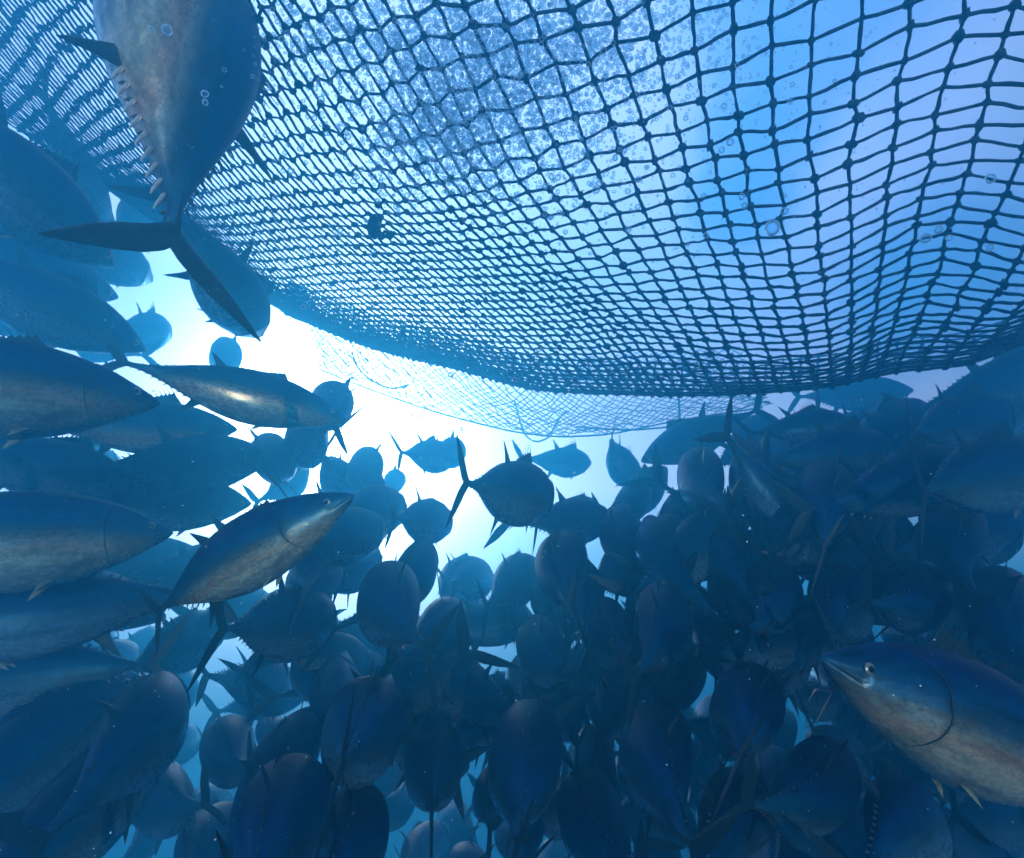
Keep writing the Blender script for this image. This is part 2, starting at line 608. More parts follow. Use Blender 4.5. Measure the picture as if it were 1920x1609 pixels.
TUNA = {(b, d): build_tuna(bend=b, dorsal=d) for b in (-0.9, -0.4, 0.0, 0.4, 0.9) for d in (1.0, 0.35)}
EYE = build_eye()
BENDS = (-0.9, -0.4, 0.0, 0.4, 0.9)


def place_fish(x, y, hp, th, ph, label, back=(0, 1, 0), bend=0.0, dorsal=1.0, size=1.0, dist=None, group="tuna crowding under the net", anchor=0.05, parts=True, fat=1.0, exact=None, tail=1.0, warm=False):
    """x, y: where the body centre shows; hp: how tall it looks in px; th: heading in the picture; ph: turned away"""
    th, ph = math.radians(th), math.radians(ph)
    minor = math.hypot(0.298 * math.cos(th), (0.235 + 0.08 * (1 - math.sin(abs(ph)))) * math.sin(th))
    d = dist if dist else minor * size * F / hp
    P = at(x, y, d)
    fw = P.normalized()
    rt = fw.cross(CU).normalized()
    up = rt.cross(fw).normalized()
    n = (rt * math.cos(th) + up * math.sin(th)) * math.cos(ph) + fw * math.sin(ph)
    n.normalize()
    b = rt * back[0] + up * back[1] + fw * back[2]
    b = (b - n * b.dot(n)).normalized()
    side = b.cross(n).normalized()
    if exact:                      # (position, heading, back) on the camera's right, up and backward axes
        ex = [CR * v[0] + CU * v[1] - CF * v[2] for v in exact]
        P, n, b = ex[0], ex[1].normalized(), ex[2].normalized()
        b = (b - n * b.dot(n)).normalized()
        side = b.cross(n).normalized()
        anchor = 0
    M = Matrix((n, side, b)).transposed().to_4x4()
    M = Matrix.Translation(P - n * anchor * size) @ M @ Matrix.Diagonal((size, size * fat, size * fat, 1))
    kit = TUNA[(bend, dorsal)]
    o = bpy.data.objects.new("tuna", kit['tuna' if parts else 'whole'])
    C.objects.link(o)
    o.matrix_world = M
    tag(o, label, "tuna", group)
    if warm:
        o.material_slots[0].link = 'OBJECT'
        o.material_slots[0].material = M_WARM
    if parts:
        for q, me in kit.items():
            if q in ('tuna', 'whole'):
                continue
            c = bpy.data.objects.new(me.name.split('.')[0], me)
            C.objects.link(c)
            c.parent = o
            if q == 'tail_fin' and tail != 1.0:
                c.scale = (tail,) * 3
                c.location = (-.40 * (1 - tail), 0, 0)
        for s in (1, -1):
            e = bpy.data.objects.new("eye", EYE)
            C.objects.link(e)
            e.parent = o
            t_ = 0.088
            yy = float(pchip(KT, KWID, [t_])[0, 0])
            q = max(0.0, 0.5 - t_ * BODY - 0.25)
            e.location = (body_x(t_), s * (yy * 0.96) + bend * 0.6 * q * q, 0.010)
            e.rotation_euler = (0, 0, 0 if s > 0 else math.pi)
    return o



# x, y, apparent height, heading, turned away, label, extras
FISH = [
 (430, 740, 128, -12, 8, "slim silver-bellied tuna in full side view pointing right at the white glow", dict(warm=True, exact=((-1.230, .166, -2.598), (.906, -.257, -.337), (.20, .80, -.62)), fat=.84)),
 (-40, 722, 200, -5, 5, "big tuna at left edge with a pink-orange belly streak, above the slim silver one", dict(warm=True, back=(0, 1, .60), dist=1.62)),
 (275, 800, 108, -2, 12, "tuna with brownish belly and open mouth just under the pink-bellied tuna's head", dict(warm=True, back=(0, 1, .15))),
 (365, 868, 108, 3, 25, "shadowy tuna half hidden below the brown-bellied one, nose toward the pale ovals", dict(dist=3.1)),
 (315, 940, 106, -6, 18, "smooth blue-backed tuna with tail joined at left and fanned side fin", dict(back=(0, 1, -.3), bend=0.4)),
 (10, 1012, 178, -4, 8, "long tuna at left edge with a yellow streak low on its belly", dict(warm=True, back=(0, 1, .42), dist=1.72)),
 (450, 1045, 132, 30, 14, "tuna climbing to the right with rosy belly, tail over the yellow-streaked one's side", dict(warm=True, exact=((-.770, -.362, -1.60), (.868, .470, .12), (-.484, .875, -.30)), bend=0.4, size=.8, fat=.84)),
 (70, 1150, 150, 178, 12, "dark tuna heading out of the left edge, its sickle tail by the climbing tuna's tail", dict(dist=1.9)),
 (540, 1170, 172, 8, 52, "dark round tuna with a brown tail fin standing upright at its left", dict(exact=((-.893, -.758, -2.298), (.076, -.269, -.960), (.109, .959, -.260)))),
 (727, 1132, 122, 82, 50, "dark egg-shaped tuna narrowing down to its tail stalk, right of the brown-tailed one", dict(back=(.2, 1, -.4))),
 (680, 1372, 186, 84, 58, "large tuna with a vivid blue stripe and a long black tail fin slanting across it", dict(exact=((-.473, -.949, -1.839), (-.136, -.323, -.937), (.145, .929, -.341)))),
 (828, 1186, 104, 66, 50, "blue-green oval tuna leaning right beside the bright gap in mid picture", dict()),
 (842, 1290, 112, 22, 56, "stubby tuna tilted up to the right below the leaning oval", dict()),
 (1015, 1222, 104, 98, 52, "upright blue oval tuna standing alone right of the leaning pair", dict(back=(-.2, 1, -.3))),
 (955, 932, 132, -4, 50, "plump dark tuna with raised spiny fin at the centre of the picture", dict(exact=((-.001, -.280, -2.635), (.397, -.168, -.902), (.102, .985, -.139)))),
 (808, 856, 82, -8, 58, "pale blue tuna in the glow with its tail fin spread to the left", dict(exact=((-.645, -.205, -4.562), (.315, -.090, -.945), (-.245, .954, -.172)))),
 (846, 848, 66, 10, 80, "pale round tuna half behind the spread-tailed tuna in the glow", dict(dist=4.9)),
 (632, 898, 66, -62, 58, "faint small tuna hanging nose down against the white glow", dict()),
 (683, 886, 72, 80, 76, "faint round tuna with thin fins raised, between two smaller pale ones", dict()),
 (738, 902, 42, 20, 62, "tiniest pale tuna between the faint pair and the spread-tailed one", dict(dist=5.3, size=.72)),
 (1060, 866, 60, -3, 42, "small striped tuna in clear water below the far net, nose right", dict(back=(0, 1, -.2))),
 (1164, 872, 62, -47, 42, "small tuna diving right with its thin tail fin raised to the upper left", dict(bend=-0.4)),
 (574, 826, 74, -85, 76, "pale tuna seen end-on right under the silver-bellied tuna's throat", dict()),
 (512, 862, 84, 100, 74, "pale teal tuna behind the silver-bellied tuna's side fin", dict()),
 (545, 900, 56, 60, 74, "faint pale tuna tucked behind the teal one under the silver belly", dict(dist=4.8)),
 (800, 976, 92, -6, 58, "round speckled tuna left of the plump central one, fins hanging down", dict()),
 (700, 957, 92, 4, 50, "blue tuna squeezed between the speckled one and the climbing tuna's head", dict()),
 (636, 1006, 92, 8, 42, "dark wedge-shaped tuna against the climbing tuna's snout", dict(dist=2.8)),
 (1048, 1066, 122, 62, 56, "heavy rounded tuna below and right of the plump central one", dict(back=(-.2, 1, -.3))),
 (1072, 976, 84, 2, 42, "dim tuna right behind the plump central one's head", dict(dist=3.4)),
 (860, 1088, 78, 20, 45, "blue tuna lying level under the speckled one and over the leaning oval", dict()),
 (965, 1090, 86, 40, 55, "hazy tuna between the level blue one and the heavy rounded one", dict()),
 (655, 1062, 74, 12, 50, "hazy tuna over the egg-shaped tuna's shoulder", dict(dist=3.6)),
 (628, 1232, 104, -18, 50, "pale-nosed tuna behind the brown-tailed one's lower right side", dict()),
 (85, 572, 136, -24, 20, "teal tuna slanting down to the left edge's pale gap, above the pink-bellied one", dict(dist=2.5)),
 (280, 620, 70, 4, 62, "lone hazy oval tuna in the pale gap left of the giant's tail fin", dict()),
 (432, 545, 100, -58, 40, "teal tuna diving right beside the lower tip of the giant's tail fin", dict(back=(.6, .5, -.1), bend=0.4, dist=2.7)),
 (20, 340, 170, -38, 25, "big dark tuna with a green cheek at left edge, over the giant's tail tip", dict(dist=2.0)),
 (150, 345, 78, -70, 35, "narrow blue tuna just right of the green-cheeked one", dict(dist=3.2)),
 (205, 480, 84, -28, 38, "hazy tuna under the giant's left tail lobe, nose at the pale gap", dict()),
 (70, 420, 96, -30, 40, "pale tuna below the green-cheeked one at the left edge", dict(dist=3.4)),
 (424, 672, 62, 100, 72, "faint tuna peeping out above the silver-bellied tuna's back", dict()),
 (622, 762, 82, 110, 74, "hazy round tuna behind the silver-bellied tuna's forehead", dict(dist=3.6)),
 (262, 405, 76, 30, 60, "pale tuna arc showing left of the giant's tail stalk", dict(dist=4)),
 (60, 505, 92, -14, 30, "dusky tuna between the pale one and the slanting teal one at left", dict(dist=2.9)),
 (95, 880, 104, -18, 30, "green-blue tuna under the pink-bellied one's side fins", dict(dist=2.6)),
 (255, 1050, 72, -4, 30, "small-headed tuna poking out right of the yellow-streaked one", dict(dist=3.4)),
 (170, 1120, 92, -26, 35, "tuna with marked gill and pale head, over the out-going tuna's tail", dict(dist=2.8)),
 (200, 1248, 88, 10, 52, "hazy tuna under the sickle tail at lower left", dict()),
 (345, 1205, 112, 22, 45, "pale teal tuna behind the upright brown tail fin", dict(dist=3.2)),
 (270, 1372, 150, 62, 48, "large dark tuna rising behind the tip of the brown tail fin", dict(dist=1.9)),
 (140, 1335, 124, 16, 42, "blue tuna left of the large rising one, pale fins beneath it", dict(dist=2.3)),
 (425, 1412, 112, 70, 74, "teal ball-shaped tuna with a bright rim, right of the large rising one", dict()),
 (140, 1535, 156, 36, 34, "near-black tuna nosing up out of the lower left corner", dict(dist=1.75)),
 (535, 1545, 156, 62, 50, "dark tuna with a pale rim low beside the striped tuna's tail fin", dict(dist=1.5)),
 (500, 1308, 74, 12, 54, "light teal tuna in the bright gap under the brown-tailed one", dict()),
 (520, 1450, 122, 52, 38, "dark slanting tuna between the teal ball and the striped tuna", dict(dist=2.2)),
 (385, 1585, 116, 20, 50, "blue tuna rising from the bottom edge below the teal ball", dict()),
 (50, 1420, 164, 30, 28, "dark tuna filling the left edge above the corner one", dict(dist=1.95)),
 (30, 1262, 124, 170, 35, "murky tuna at left edge below the out-going one", dict(dist=2.2)),
 (300, 1500, 104, 100, 55, "murky tuna between the large rising one and the corner one", dict(dist=2.6)),
 (665, 1575, 130, 88, 58, "dark tuna at the bottom edge under the striped tuna", dict(dist=1.8)),
 (812, 1432, 128, 88, 50, "tall dark tuna with a brown tail stalk, right of the striped one", dict(back=(0, 1, -.5))),
 (985, 1425, 160, 84, 48, "broad spotted tuna with ragged finlets low in mid picture", dict(back=(.3, 1, -.5))),
 (1226, 1418, 156, 78, 48, "dark tuna with a pale shoulder and bright blue flank, low right of middle", dict(back=(.3, 1, -.5))),
 (1248, 1168, 132, 102, 50, "blue-browed tuna above the white gap right of middle", dict(back=(-.2, 1, -.3))),
 (1134, 1188, 108, 80, 54, "dark tuna between the upright oval and the blue-browed one", dict()),
 (1335, 1172, 104, 70, 52, "dark tuna against the blue-browed one's right side", dict()),
 (924, 1330, 84, 50, 50, "hazy tuna over the broad spotted one's back", dict(dist=3)),
 (1055, 1318, 92, 110, 54, "dim tuna under the upright oval", dict(dist=2.9)),
 (735, 1262, 84, 90, 60, "pale teal tuna glimpsed behind the striped tuna's nose", dict(dist=3.8)),
 (1152, 1322, 94, 60, 50, "dim tuna between the white gap and the upright oval", dict(dist=2.9)),
 (1512, 800, 86, 2, 22, "dark side-on tuna with spread forked tail just under the net at right", dict(exact=((1.63, .008, -3.30), (.961, .098, -.259), (-.185, .922, -.339)), size=.75)),
 (1300, 822, 52, 205, 15, "hazy tuna slanting down left from under the net, fins out like wings", dict(dist=4.4)),
 (1205, 925, 70, 48, 40, "tuna angled up right with thin dark fins over a white gap", dict()),
 (1312, 898, 96, 80, 66, "round blue tuna left of the forked-tail one, over a white gap", dict()),
 (1800, 795, 132, 8, 40, "big blue tuna under the net's right end", dict(dist=3.0)),
 (1662, 806, 86, 38, 40, "tuna with bright finlets between the forked-tail one and the big blue one", dict()),
 (1890, 715, 130, 20, 30, "blurred blue tuna at the right edge just below the net", dict(dist=3.4, size=1.1)),
 (1608, 738, 40, 2, 20, "thin far tuna flat under the net's lowest fold at right", dict(dist=5.2)),
 (1410, 892, 100, 96, 60, "dark oval tuna under the forked-tail tuna's tail", dict()),
 (1462, 970, 92, -58, 35, "dark tuna diving right below the forked tail", dict(dist=2.7)),
 (1545, 938, 116, 92, 58, "dark round tuna under the forked-tail tuna's belly", dict()),
 (1580, 852, 88, 10, 45, "dim tuna directly under the forked-tail tuna's head", dict(dist=3)),
 (1705, 905, 122, 30, 45, "dark tuna below the big blue one's belly", dict(dist=2.4)),
 (1630, 985, 106, 80, 55, "dark tuna left of the turquoise gap, nose up", dict()),
 (1850, 890, 124, 14, 40, "dark tuna over the turquoise gap at the right edge", dict(dist=2.3)),
 (1778, 1010, 118, 70, 50, "dark tuna directly left of the turquoise gap", dict()),
 (1255, 1010, 94, 60, 52, "dim blue tuna under the thin-finned angled one", dict()),
 (1360, 1030, 104, 84, 54, "dim blue tuna between the two white slits right of middle", dict()),
 (1178, 1060, 84, 30, 50, "hazy tuna right of the heavy rounded one", dict(dist=3.3)),
 (1458, 1120, 118, 100, 54, "dark tuna right of the blue-browed pair", dict()),
 (1575, 1130, 124, 76, 54, "near-black tuna above the big yellow-bellied one's snout", dict()),
 (1720, 1130, 128, 60, 48, "near-black tuna above the big yellow-bellied one's back", dict()),
 (1870, 1150, 134, 84, 50, "near-black tuna at the right edge above the yellow-bellied one", dict()),
 (1400, 1330, 140, 82, 52, "near-black tuna left of the yellow-bellied one's gill", dict(dist=2.0)),
 (1530, 1480, 150, 70, 50, "near-black tuna under the yellow-bellied one's chin", dict(dist=1.9)),
 (1700, 1545, 150, 88, 54, "near-black tuna at the bottom edge under the pelvic fin", dict(dist=1.9)),
 (1110, 1545, 130, 96, 54, "near-black tuna at the bottom edge between the spotted and blue-flanked ones", dict(dist=2.1)),
 (1385, 1545, 134, 80, 50, "near-black tuna at the bottom edge right of the blue-flanked one", dict(dist=2.0)),
]
for x, y, hp, th, ph, label, kw in FISH:
    if ph >= 38:
        ph = min(80, ph + 12)
    if 60 <= th <= 112 and ph >= 58 and 'exact' not in kw:
        ph = 66 + (x * 7 + y * 3) % 13
        hp *= .9
        kw.setdefault('back', (((x * 3 + y) % 11 - 5) * .15, 1, 0))
    if 'exact' not in kw and ph > 50:
        kw.setdefault('bend', BENDS[1 + (x + 2 * y) % 3])
    kw.setdefault('fat', .88 + ((x * 5 + y * 7) % 17) * .012)
    if 'dorsal' not in kw:
        kw['dorsal'] = 1.0 if y < 960 else 0.35
    place_fish(x, y, hp, th, ph, label, **kw)

# the giant whose tail hangs into the picture at upper left, and the yellow-bellied one at lower right
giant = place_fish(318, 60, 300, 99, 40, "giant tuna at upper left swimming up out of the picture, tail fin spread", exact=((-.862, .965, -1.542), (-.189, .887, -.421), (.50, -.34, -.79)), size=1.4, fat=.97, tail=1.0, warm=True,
           group="tuna crowding under the net")
for i in range(9):            # pearly hooked finlets along the lower edge of the giant's tail stalk
    x0 = -.150 - i * .0272
    zb = -float(pchip(KT, KBOT, [(0.5 - x0) / BODY])[0, 0])
    pts = [(x0 + .012, 0, zb + .003), (x0 + .002, .003, zb - .003), (x0 - .010, .002, zb - .007), (x0 - .022, -.002, zb - .011), (x0 - .031, -.004, zb - .013)]
    vv, ff = tubes([pchip(range(5), np.array(pts), np.linspace(0, 4, 13))], [np.interp(np.arange(13), [0, 4, 9, 12], [.0030, .0042, .0030, .0008])], 8)
    link_mesh("finlet", vv, ff, [M_PEARL], parent=giant)
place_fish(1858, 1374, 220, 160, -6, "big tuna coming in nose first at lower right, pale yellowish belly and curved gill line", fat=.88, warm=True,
           exact=((1.046, -.660, -1.26), (-.88, .42, .22), (.30, .92, -.40)),
           group="tuna crowding under the net")

# the deeper crowd: fish that nothing tells apart share a label
rnd = random.Random(21)
MARKS = [(450, 1045, "climbing rosy-bellied tuna"), (540, 1170, "round brown-tailed tuna"), (680, 1372, "blue-striped tuna with the black tail"),
 (727, 1132, "dark egg-shaped tuna"), (828, 1186, "blue-green leaning oval tuna"), (842, 1290, "stubby tilted tuna"), (1015, 1222, "lone upright blue oval tuna"),
 (955, 932, "plump spiny-finned central tuna"), (800, 976, "round speckled tuna"), (1048, 1066, "heavy rounded tuna near the centre"), (860, 1088, "level blue tuna under the speckled one"),
 (85, 572, "slanting teal tuna at left"), (30, 722, "pink-bellied tuna at the left edge"), (20, 340, "green-cheeked tuna at the left edge"), (70, 420, "pale tuna at the left edge"),
 (60, 1012, "yellow-streaked tuna at the left edge"), (70, 1150, "dark tuna leaving at the left edge"), (95, 880, "green-blue tuna at left"), (200, 1248, "sickle tail at lower left"),
 (345, 1205, "upright brown tail fin"), (270, 1372, "large dark rising tuna at lower left"), (140, 1335, "blue tuna at lower left"), (425, 1412, "teal ball-shaped tuna"),
 (140, 1535, "near-black tuna in the lower left corner"), (535, 1545, "pale-rimmed dark tuna at the bottom"), (500, 1308, "light teal tuna in the bright gap"), (520, 1450, "dark slanting tuna"),
 (385, 1585, "blue tuna at the bottom edge"), (812, 1432, "tall dark tuna with the brown stalk"), (985, 1425, "broad spotted tuna"), (1226, 1418, "pale-shouldered blue-flanked tuna"),
 (1248, 1168, "blue-browed tuna"), (1380, 1230, "white gap right of middle"), (1512, 800, "forked-tail tuna under the net"), (1205, 925, "thin-finned angled tuna"),
 (1312, 898, "round blue tuna over the white gap"), (1800, 795, "big blue tuna under the net's right end"), (1662, 806, "bright-finleted tuna under the net"), (1890, 990, "turquoise gap at the right edge"),
 (1462, 970, "dark tuna diving right"), (1705, 905, "dark tuna under the big blue one"), (1360, 1030, "two white slits right of middle"), (1555, 1222, "yellow-bellied tuna's eye"),
 (1615, 1275, "yellow-bellied tuna's gill"), (1750, 1240, "yellow-bellied tuna's back"), (1650, 1390, "yellow-bellied tuna's chin"), (1855, 1500, "yellow-bellied tuna's pelvic fin")]
used_labels = set()


def filler_label(adj, x, y, th, d, fallback):
    nose = "rising" if 45 < th < 135 else "level" if abs(th) < 15 else "tilted"
    for mx, my, m in sorted(MARKS, key=lambda q: math.hypot(q[0] - x, q[1] - y))[:4]:
        dx, dy = x - mx, y - my
        if math.hypot(dx, dy) < 45:
            rel = "mostly hidden behind"
        elif abs(dx) > 2 * abs(dy):
            rel = "right of" if dx > 0 else "left of"
        elif abs(dy) > 2 * abs(dx):
            rel = "below" if dy > 0 else "above"
        else:
            rel = ("below and " if dy > 0 else "above and ") + ("right of" if dx > 0 else "left of")
        lab = "%s %s tuna deep in the crowd, %s the %s" % (adj, nose, rel, m)
        if len(lab.split()) > 16:
            lab = "%s %s tuna %s the %s" % (adj, nose, rel, m)
        if lab not in used_labels and len(lab.split()) <= 16:
            used_labels.add(lab)
            return lab
    return fallback


zones = [  # x0, x1, y0, y1, step, dmin, dmax, label, group
    (1100, 1960, 960, 1640, 92, 2.7, 4.0, "murky blue tuna packed deep in the dark right half of the crowd", "murky tuna deep in the right half"),
    (560, 1080, 1090, 1640, 112, 2.6, 4.4, "hazy teal tuna packed deep behind the middle of the crowd", "hazy tuna deep behind the middle"),
    (-20, 560, 1080, 1640, 125, 3.2, 4.8, "hazy teal tuna packed deep behind the lower left of the crowd", "hazy tuna deep at lower left"),
    (-20, 200, 380, 1080, 125, 3.4, 4.8, "pale teal tuna packed behind the fish at the left edge", "pale tuna behind the left edge"),
    (1420, 1960, 800, 980, 84, 3.4, 5.0, "hazy blue tuna in the back rows just under the net at right", "hazy tuna in the back rows at right"),
]
for x0, x1, y0, y1, step, dmin, dmax, lab, grp in zones:
    yy, row = y0, 0
    while yy < y1:
        xx = x0 + (row % 2) * step / 2
        while xx < x1:
            px, py = xx + rnd.uniform(-.3, .3) * step, yy + rnd.uniform(-.3, .3) * step
            th = rnd.choice([rnd.uniform(40, 130), rnd.uniform(-20, 60), rnd.uniform(-20, 50)])
            d = rnd.uniform(dmin, dmax)
            place_fish(px, py, 60, th, rnd.uniform(52, 78), filler_label(lab.split()[0], px, py, th, d, lab), dist=d, group=grp, parts=False, bend=rnd.choice(BENDS), dorsal=0.35,
                       back=(rnd.uniform(-.9, .9), 1, rnd.uniform(-.4, .1)), size=rnd.uniform(.86, 1.12), fat=rnd.uniform(.86, 1.08))
            xx += step
        yy += step * 0.8
        row += 1

# ------------------------------------------------------------------ the big net
# picture positions of mesh columns (u) at rows (v); depth comes from D0(u) + D1(v)
COLS = {
    11: {-6: (2640, -150), 0: (2480, 80), 6: (2330, 290), 15: (2180, 450), 25: (2060, 550), 31: (2010, 598)},
    7: {-4: (2290, -180), 0: (2215, 0), 3: (2170, 120), 6: (2125, 230), 10: (2060, 370), 15: (1975, 500), 20: (1905, 585), 25: (1855, 640), 29: (1830, 668), 31: (1822, 680)},
    4: {-4: (1965, -260), 0: (1925, -90), 2: (1898, 13), 6: (1848, 195), 10: (1808, 330), 15: (1768, 465), 20: (1735, 570), 25: (1705, 640), 29: (1685, 680), 31: (1678, 697)},
    0: {-4: (1545, -260), -2: (1537, -130), 0: (1529, 9), 2: (1521, 126), 6: (1522, 295), 10: (1532, 430), 15: (1546, 549), 20: (1555, 634), 25: (1559, 691), 29: (1560, 717), 31: (1560, 724)},
    -5: {-6: (1085, -130), -4: (1120, -50), -2: (1146, 35), 0: (1178, 140), 2: (1203, 223), 6: (1245, 355), 10: (1284, 455), 15: (1325, 560), 20: (1358, 640), 25: (1382, 700), 29: (1396, 730), 31: (1402, 738)},
    -10: {-6: (780, -80), -4: (820, 15), -2: (865, 110), 0: (912, 215), 2: (955, 305), 6: (1022, 405), 10: (1085, 488), 15: (1150, 565), 20: (1205, 630), 25: (1245, 692), 29: (1268, 730), 31: (1276, 741)},
    -16: {-8: (520, -100), -6: (570, -20), -4: (630, 80), -2: (690, 180), 0: (750, 270), 2: (805, 345), 6: (882, 430), 10: (950, 500), 15: (1030, 575), 20: (1095, 640), 25: (1140, 695), 29: (1165, 728), 31: (1175, 739)},
    -24: {-8: (395, -40), -6: (440, 50), -4: (490, 135), -2: (540, 215), 0: (592, 290), 2: (645, 355), 6: (735, 440), 10: (812, 505), 15: (895, 580), 20: (955, 642), 25: (995, 692), 29: (1015, 720), 31: (1022, 732)},
    -36: {-10: (170, -60), -8: (225, 20), -6: (280, 105), -4: (335, 180), -2: (388, 250), 0: (440, 315), 2: (492, 372), 6: (570, 445), 10: (648, 512), 15: (730, 580), 20: (788, 632), 25: (828, 666), 29: (848, 684), 31: (856, 692)},
    -50: {-12: (-10, -70), -10: (55, 10), -8: (118, 92), -6: (178, 170), -4: (230, 236), -2: (280, 295), 0: (326, 346), 2: (370, 390), 6: (442, 456), 10: (505, 520), 15: (580, 578), 20: (636, 617), 25: (675, 638), 29: (697, 650), 31: (706, 655)},
    -65: {-12: (-80, 0), -10: (-5, 95), -8: (58, 172), -6: (112, 232), -4: (162, 278), -2: (208, 318), 0: (250, 350), 2: (290, 382), 6: (350, 432), 10: (408, 482), 15: (470, 530), 20: (518, 564), 25: (552, 586), 29: (572, 600), 31: (580, 606)},
    -80: {-12: (-150, 80), -10: (-70, 165), -8: (5, 222), -6: (62, 262), -4: (115, 298), -2: (162, 330), 0: (206, 358), 2: (248, 386), 6: (312, 432), 10: (368, 476), 15: (428, 516), 20: (474, 546), 25: (508, 568), 29: (528, 580), 31: (536, 588)},
}
D0 = pchip([-80, -65, -50, -36, -24, -16, -10, -5, 0, 4, 7, 11], [3.35, 3.15, 2.85, 2.5, 2.15, 1.9, 1.68, 1.48, 1.3, 1.18, 1.10, 1.04], np.arange(-80, 12))[:, 0]
VMIN, VMAX = -12, 40
vs = np.arange(VMIN, VMAX + 1)
D1 = pchip([-12, -8, -4, 0, 6, 10, 15, 20, 25, 29, 31, 34, 40], [-.70, -.50, -.26, 0, .20, .34, .54, .78, 1.05, 1.28, 1.40, 1.75, 2.5], vs)[:, 0]
us = np.arange(-80, 12)
keys = sorted(COLS)
tab = []
for k in keys:
    c = COLS[k]
    kk = sorted(c)
    pts = [c[q] for q in kk]
    ex, ey = pts[-1]
    kk += [34, 40]
    pts += [(ex + 1, ey - 5), (ex + 6, ey - 60)]
    tab.append(pchip(kk, pts, vs))
tab = np.array(tab)                                    # col, v, 2
G = np.zeros((len(us), len(vs), 2))
for j in range(len(vs)):
    G[:, j] = pchip(keys, tab[:, j], us)


def net_point(u, v):
    """fractional mesh coordinates -> world point of the sheet"""
    iu, iv = min(max(u + 80, 0), len(us) - 1.001), min(max(v - VMIN, 0), len(vs) - 1.001)
    a, b = int(iu), int(iv)
    fu, fv = iu - a, iv - b
    p = ((1 - fu) * (1 - fv) * G[a, b] + fu * (1 - fv) * G[a + 1, b] + (1 - fu) * fv * G[a, b + 1] + fu * fv * G[a + 1, b + 1])
    d = (1 - fu) * D0[a] + fu * D0[a + 1] + (1 - fv) * D1[b] + fv * D1[b + 1]
    return np.array(at(p[0], p[1], d))


knots = np.zeros((len(us), len(vs), 3))
for a, u in enumerate(us):
    for b, v in enumerate(vs):
        alt = 1 if (a + b) % 2 else -1
        lim = 1.0
        ju = 0.045 * np.random.randn()
        jv = 0.04 * np.random.randn() + 0.11 * alt
        knots[a, b] = net_point(u + ju, v + jv)
inview = np.ones((len(us), len(vs)), bool)


def wiggle(p, q):
    L = np.linalg.norm(q - p)
    m1 = p * .66 + q * .34 + np.random.randn(3) * L * .016
    m2 = p * .34 + q * .66 + np.random.randn(3) * L * .016
    return m1, m2


lines, rads = [], []
for a in range(len(us)):
    L = []
    for b in range(len(vs)):
        L.append(knots[a, b])
        if b < len(vs) - 1:
            L += list(wiggle(knots[a, b], knots[a, b + 1]))
    lines.append(np.array(L))
    grow = np.interp(np.arange(len(L)) / 3 + VMIN, [12, 30], [1, 1.4])
    rads.append(np.full(len(L), .0047) * grow * (1 + .12 * np.random.randn(len(L))))
for b in range(len(vs)):
    L = []
    for a in range(len(us)):
        L.append(knots[a, b])
        if a < len(us) - 1:
            L += list(wiggle(knots[a, b], knots[a + 1, b]))
    lines.append(np.array(L))
    rads.append(np.full(len(L), .0045) * np.interp(vs[b], [12, 30], [1, 1.35]) * (1 + .12 * np.random.randn(len(L))))
V1, F1 = tubes(lines, rads, 5)
K = knots.reshape(-1, 3)
sq = 1 + .28 * np.random.randn(len(K), 3)
V2, F2 = blobs(K, .0118 * np.tile(np.interp(vs, [12, 30], [1, 1.25]), len(us)), ICO1, np.clip(sq, .6, 1.6))
allV = np.concatenate([V1, V2])
allF = F1 + [tuple(x) for x in (F2 + len(V1))]
net = link_mesh("fishing_net", allV, allF, [M_NET])
tag(net, "big dark knotted net sagging down over the fish across the top of the picture", "net")

# ------------------------------------------------------------------ the far net and its ropes
FAR = {  # u: list of (x, y) for v = 0 .. 1
    0.0: [(560, 575), (590, 640), (600, 690)],
    0.2: [(700, 600), (705, 670), (715, 735)],
    0.4: [(850, 640), (850, 715), (862, 782)],
    0.55: [(960, 670), (985, 755), (1000, 812)],
    0.7: [(1090, 670), (1115, 760), (1130, 812)],
    0.85: [(1240, 660), (1260, 735), (1275, 785)],
    1.0: [(1400, 650), (1425, 725), (1450, 758)],
}
NU, NV = 62, 15
fu = np.linspace(0, 1, NU)
fv = np.linspace(0, 1, NV)
tb = np.array([pchip([0, .5, 1], FAR[k], fv) for k in sorted(FAR)])
FG = np.array([pchip(sorted(FAR), tb[:, j], fu) for j in range(NV)]).transpose(1, 0, 2)


def far_pt(i, j):
    x, y = FG[i, j]
    d = 6.6 - 1.1 * fu[i] + 0.35 * math.sin(fu[i] * 9) + .5 * (1 - fv[j])
    return np.array(at(x + np.random.randn() * 2.0, y + np.random.randn() * 2.0, d))


FP = np.array([[far_pt(i, j) for j in range(NV)] for i in range(NU)])
fl = []
for s in (1, -1):       # diamond mesh: two sets of slanting twines
    for st in range(-NV, NU + NV):
        L = []
        for j in range(NV):
            i = st + (j if s > 0 else -j)
            if 0 <= i < NU:
                L.append(FP[i, j])
            elif len(L) > 1:
                break
        if len(L) > 1:
            fl.append(np.array(L))
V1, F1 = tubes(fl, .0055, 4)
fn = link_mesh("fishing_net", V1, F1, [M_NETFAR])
tag(fn, "far pale net fading in the haze below the big net's lowest edge", "net")


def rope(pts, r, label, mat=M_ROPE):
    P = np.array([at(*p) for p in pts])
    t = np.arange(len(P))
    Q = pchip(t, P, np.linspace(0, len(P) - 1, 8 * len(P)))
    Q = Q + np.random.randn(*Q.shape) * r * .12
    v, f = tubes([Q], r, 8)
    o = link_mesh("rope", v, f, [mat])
    return tag(o, label, "rope", "ropes hanging from the far net")


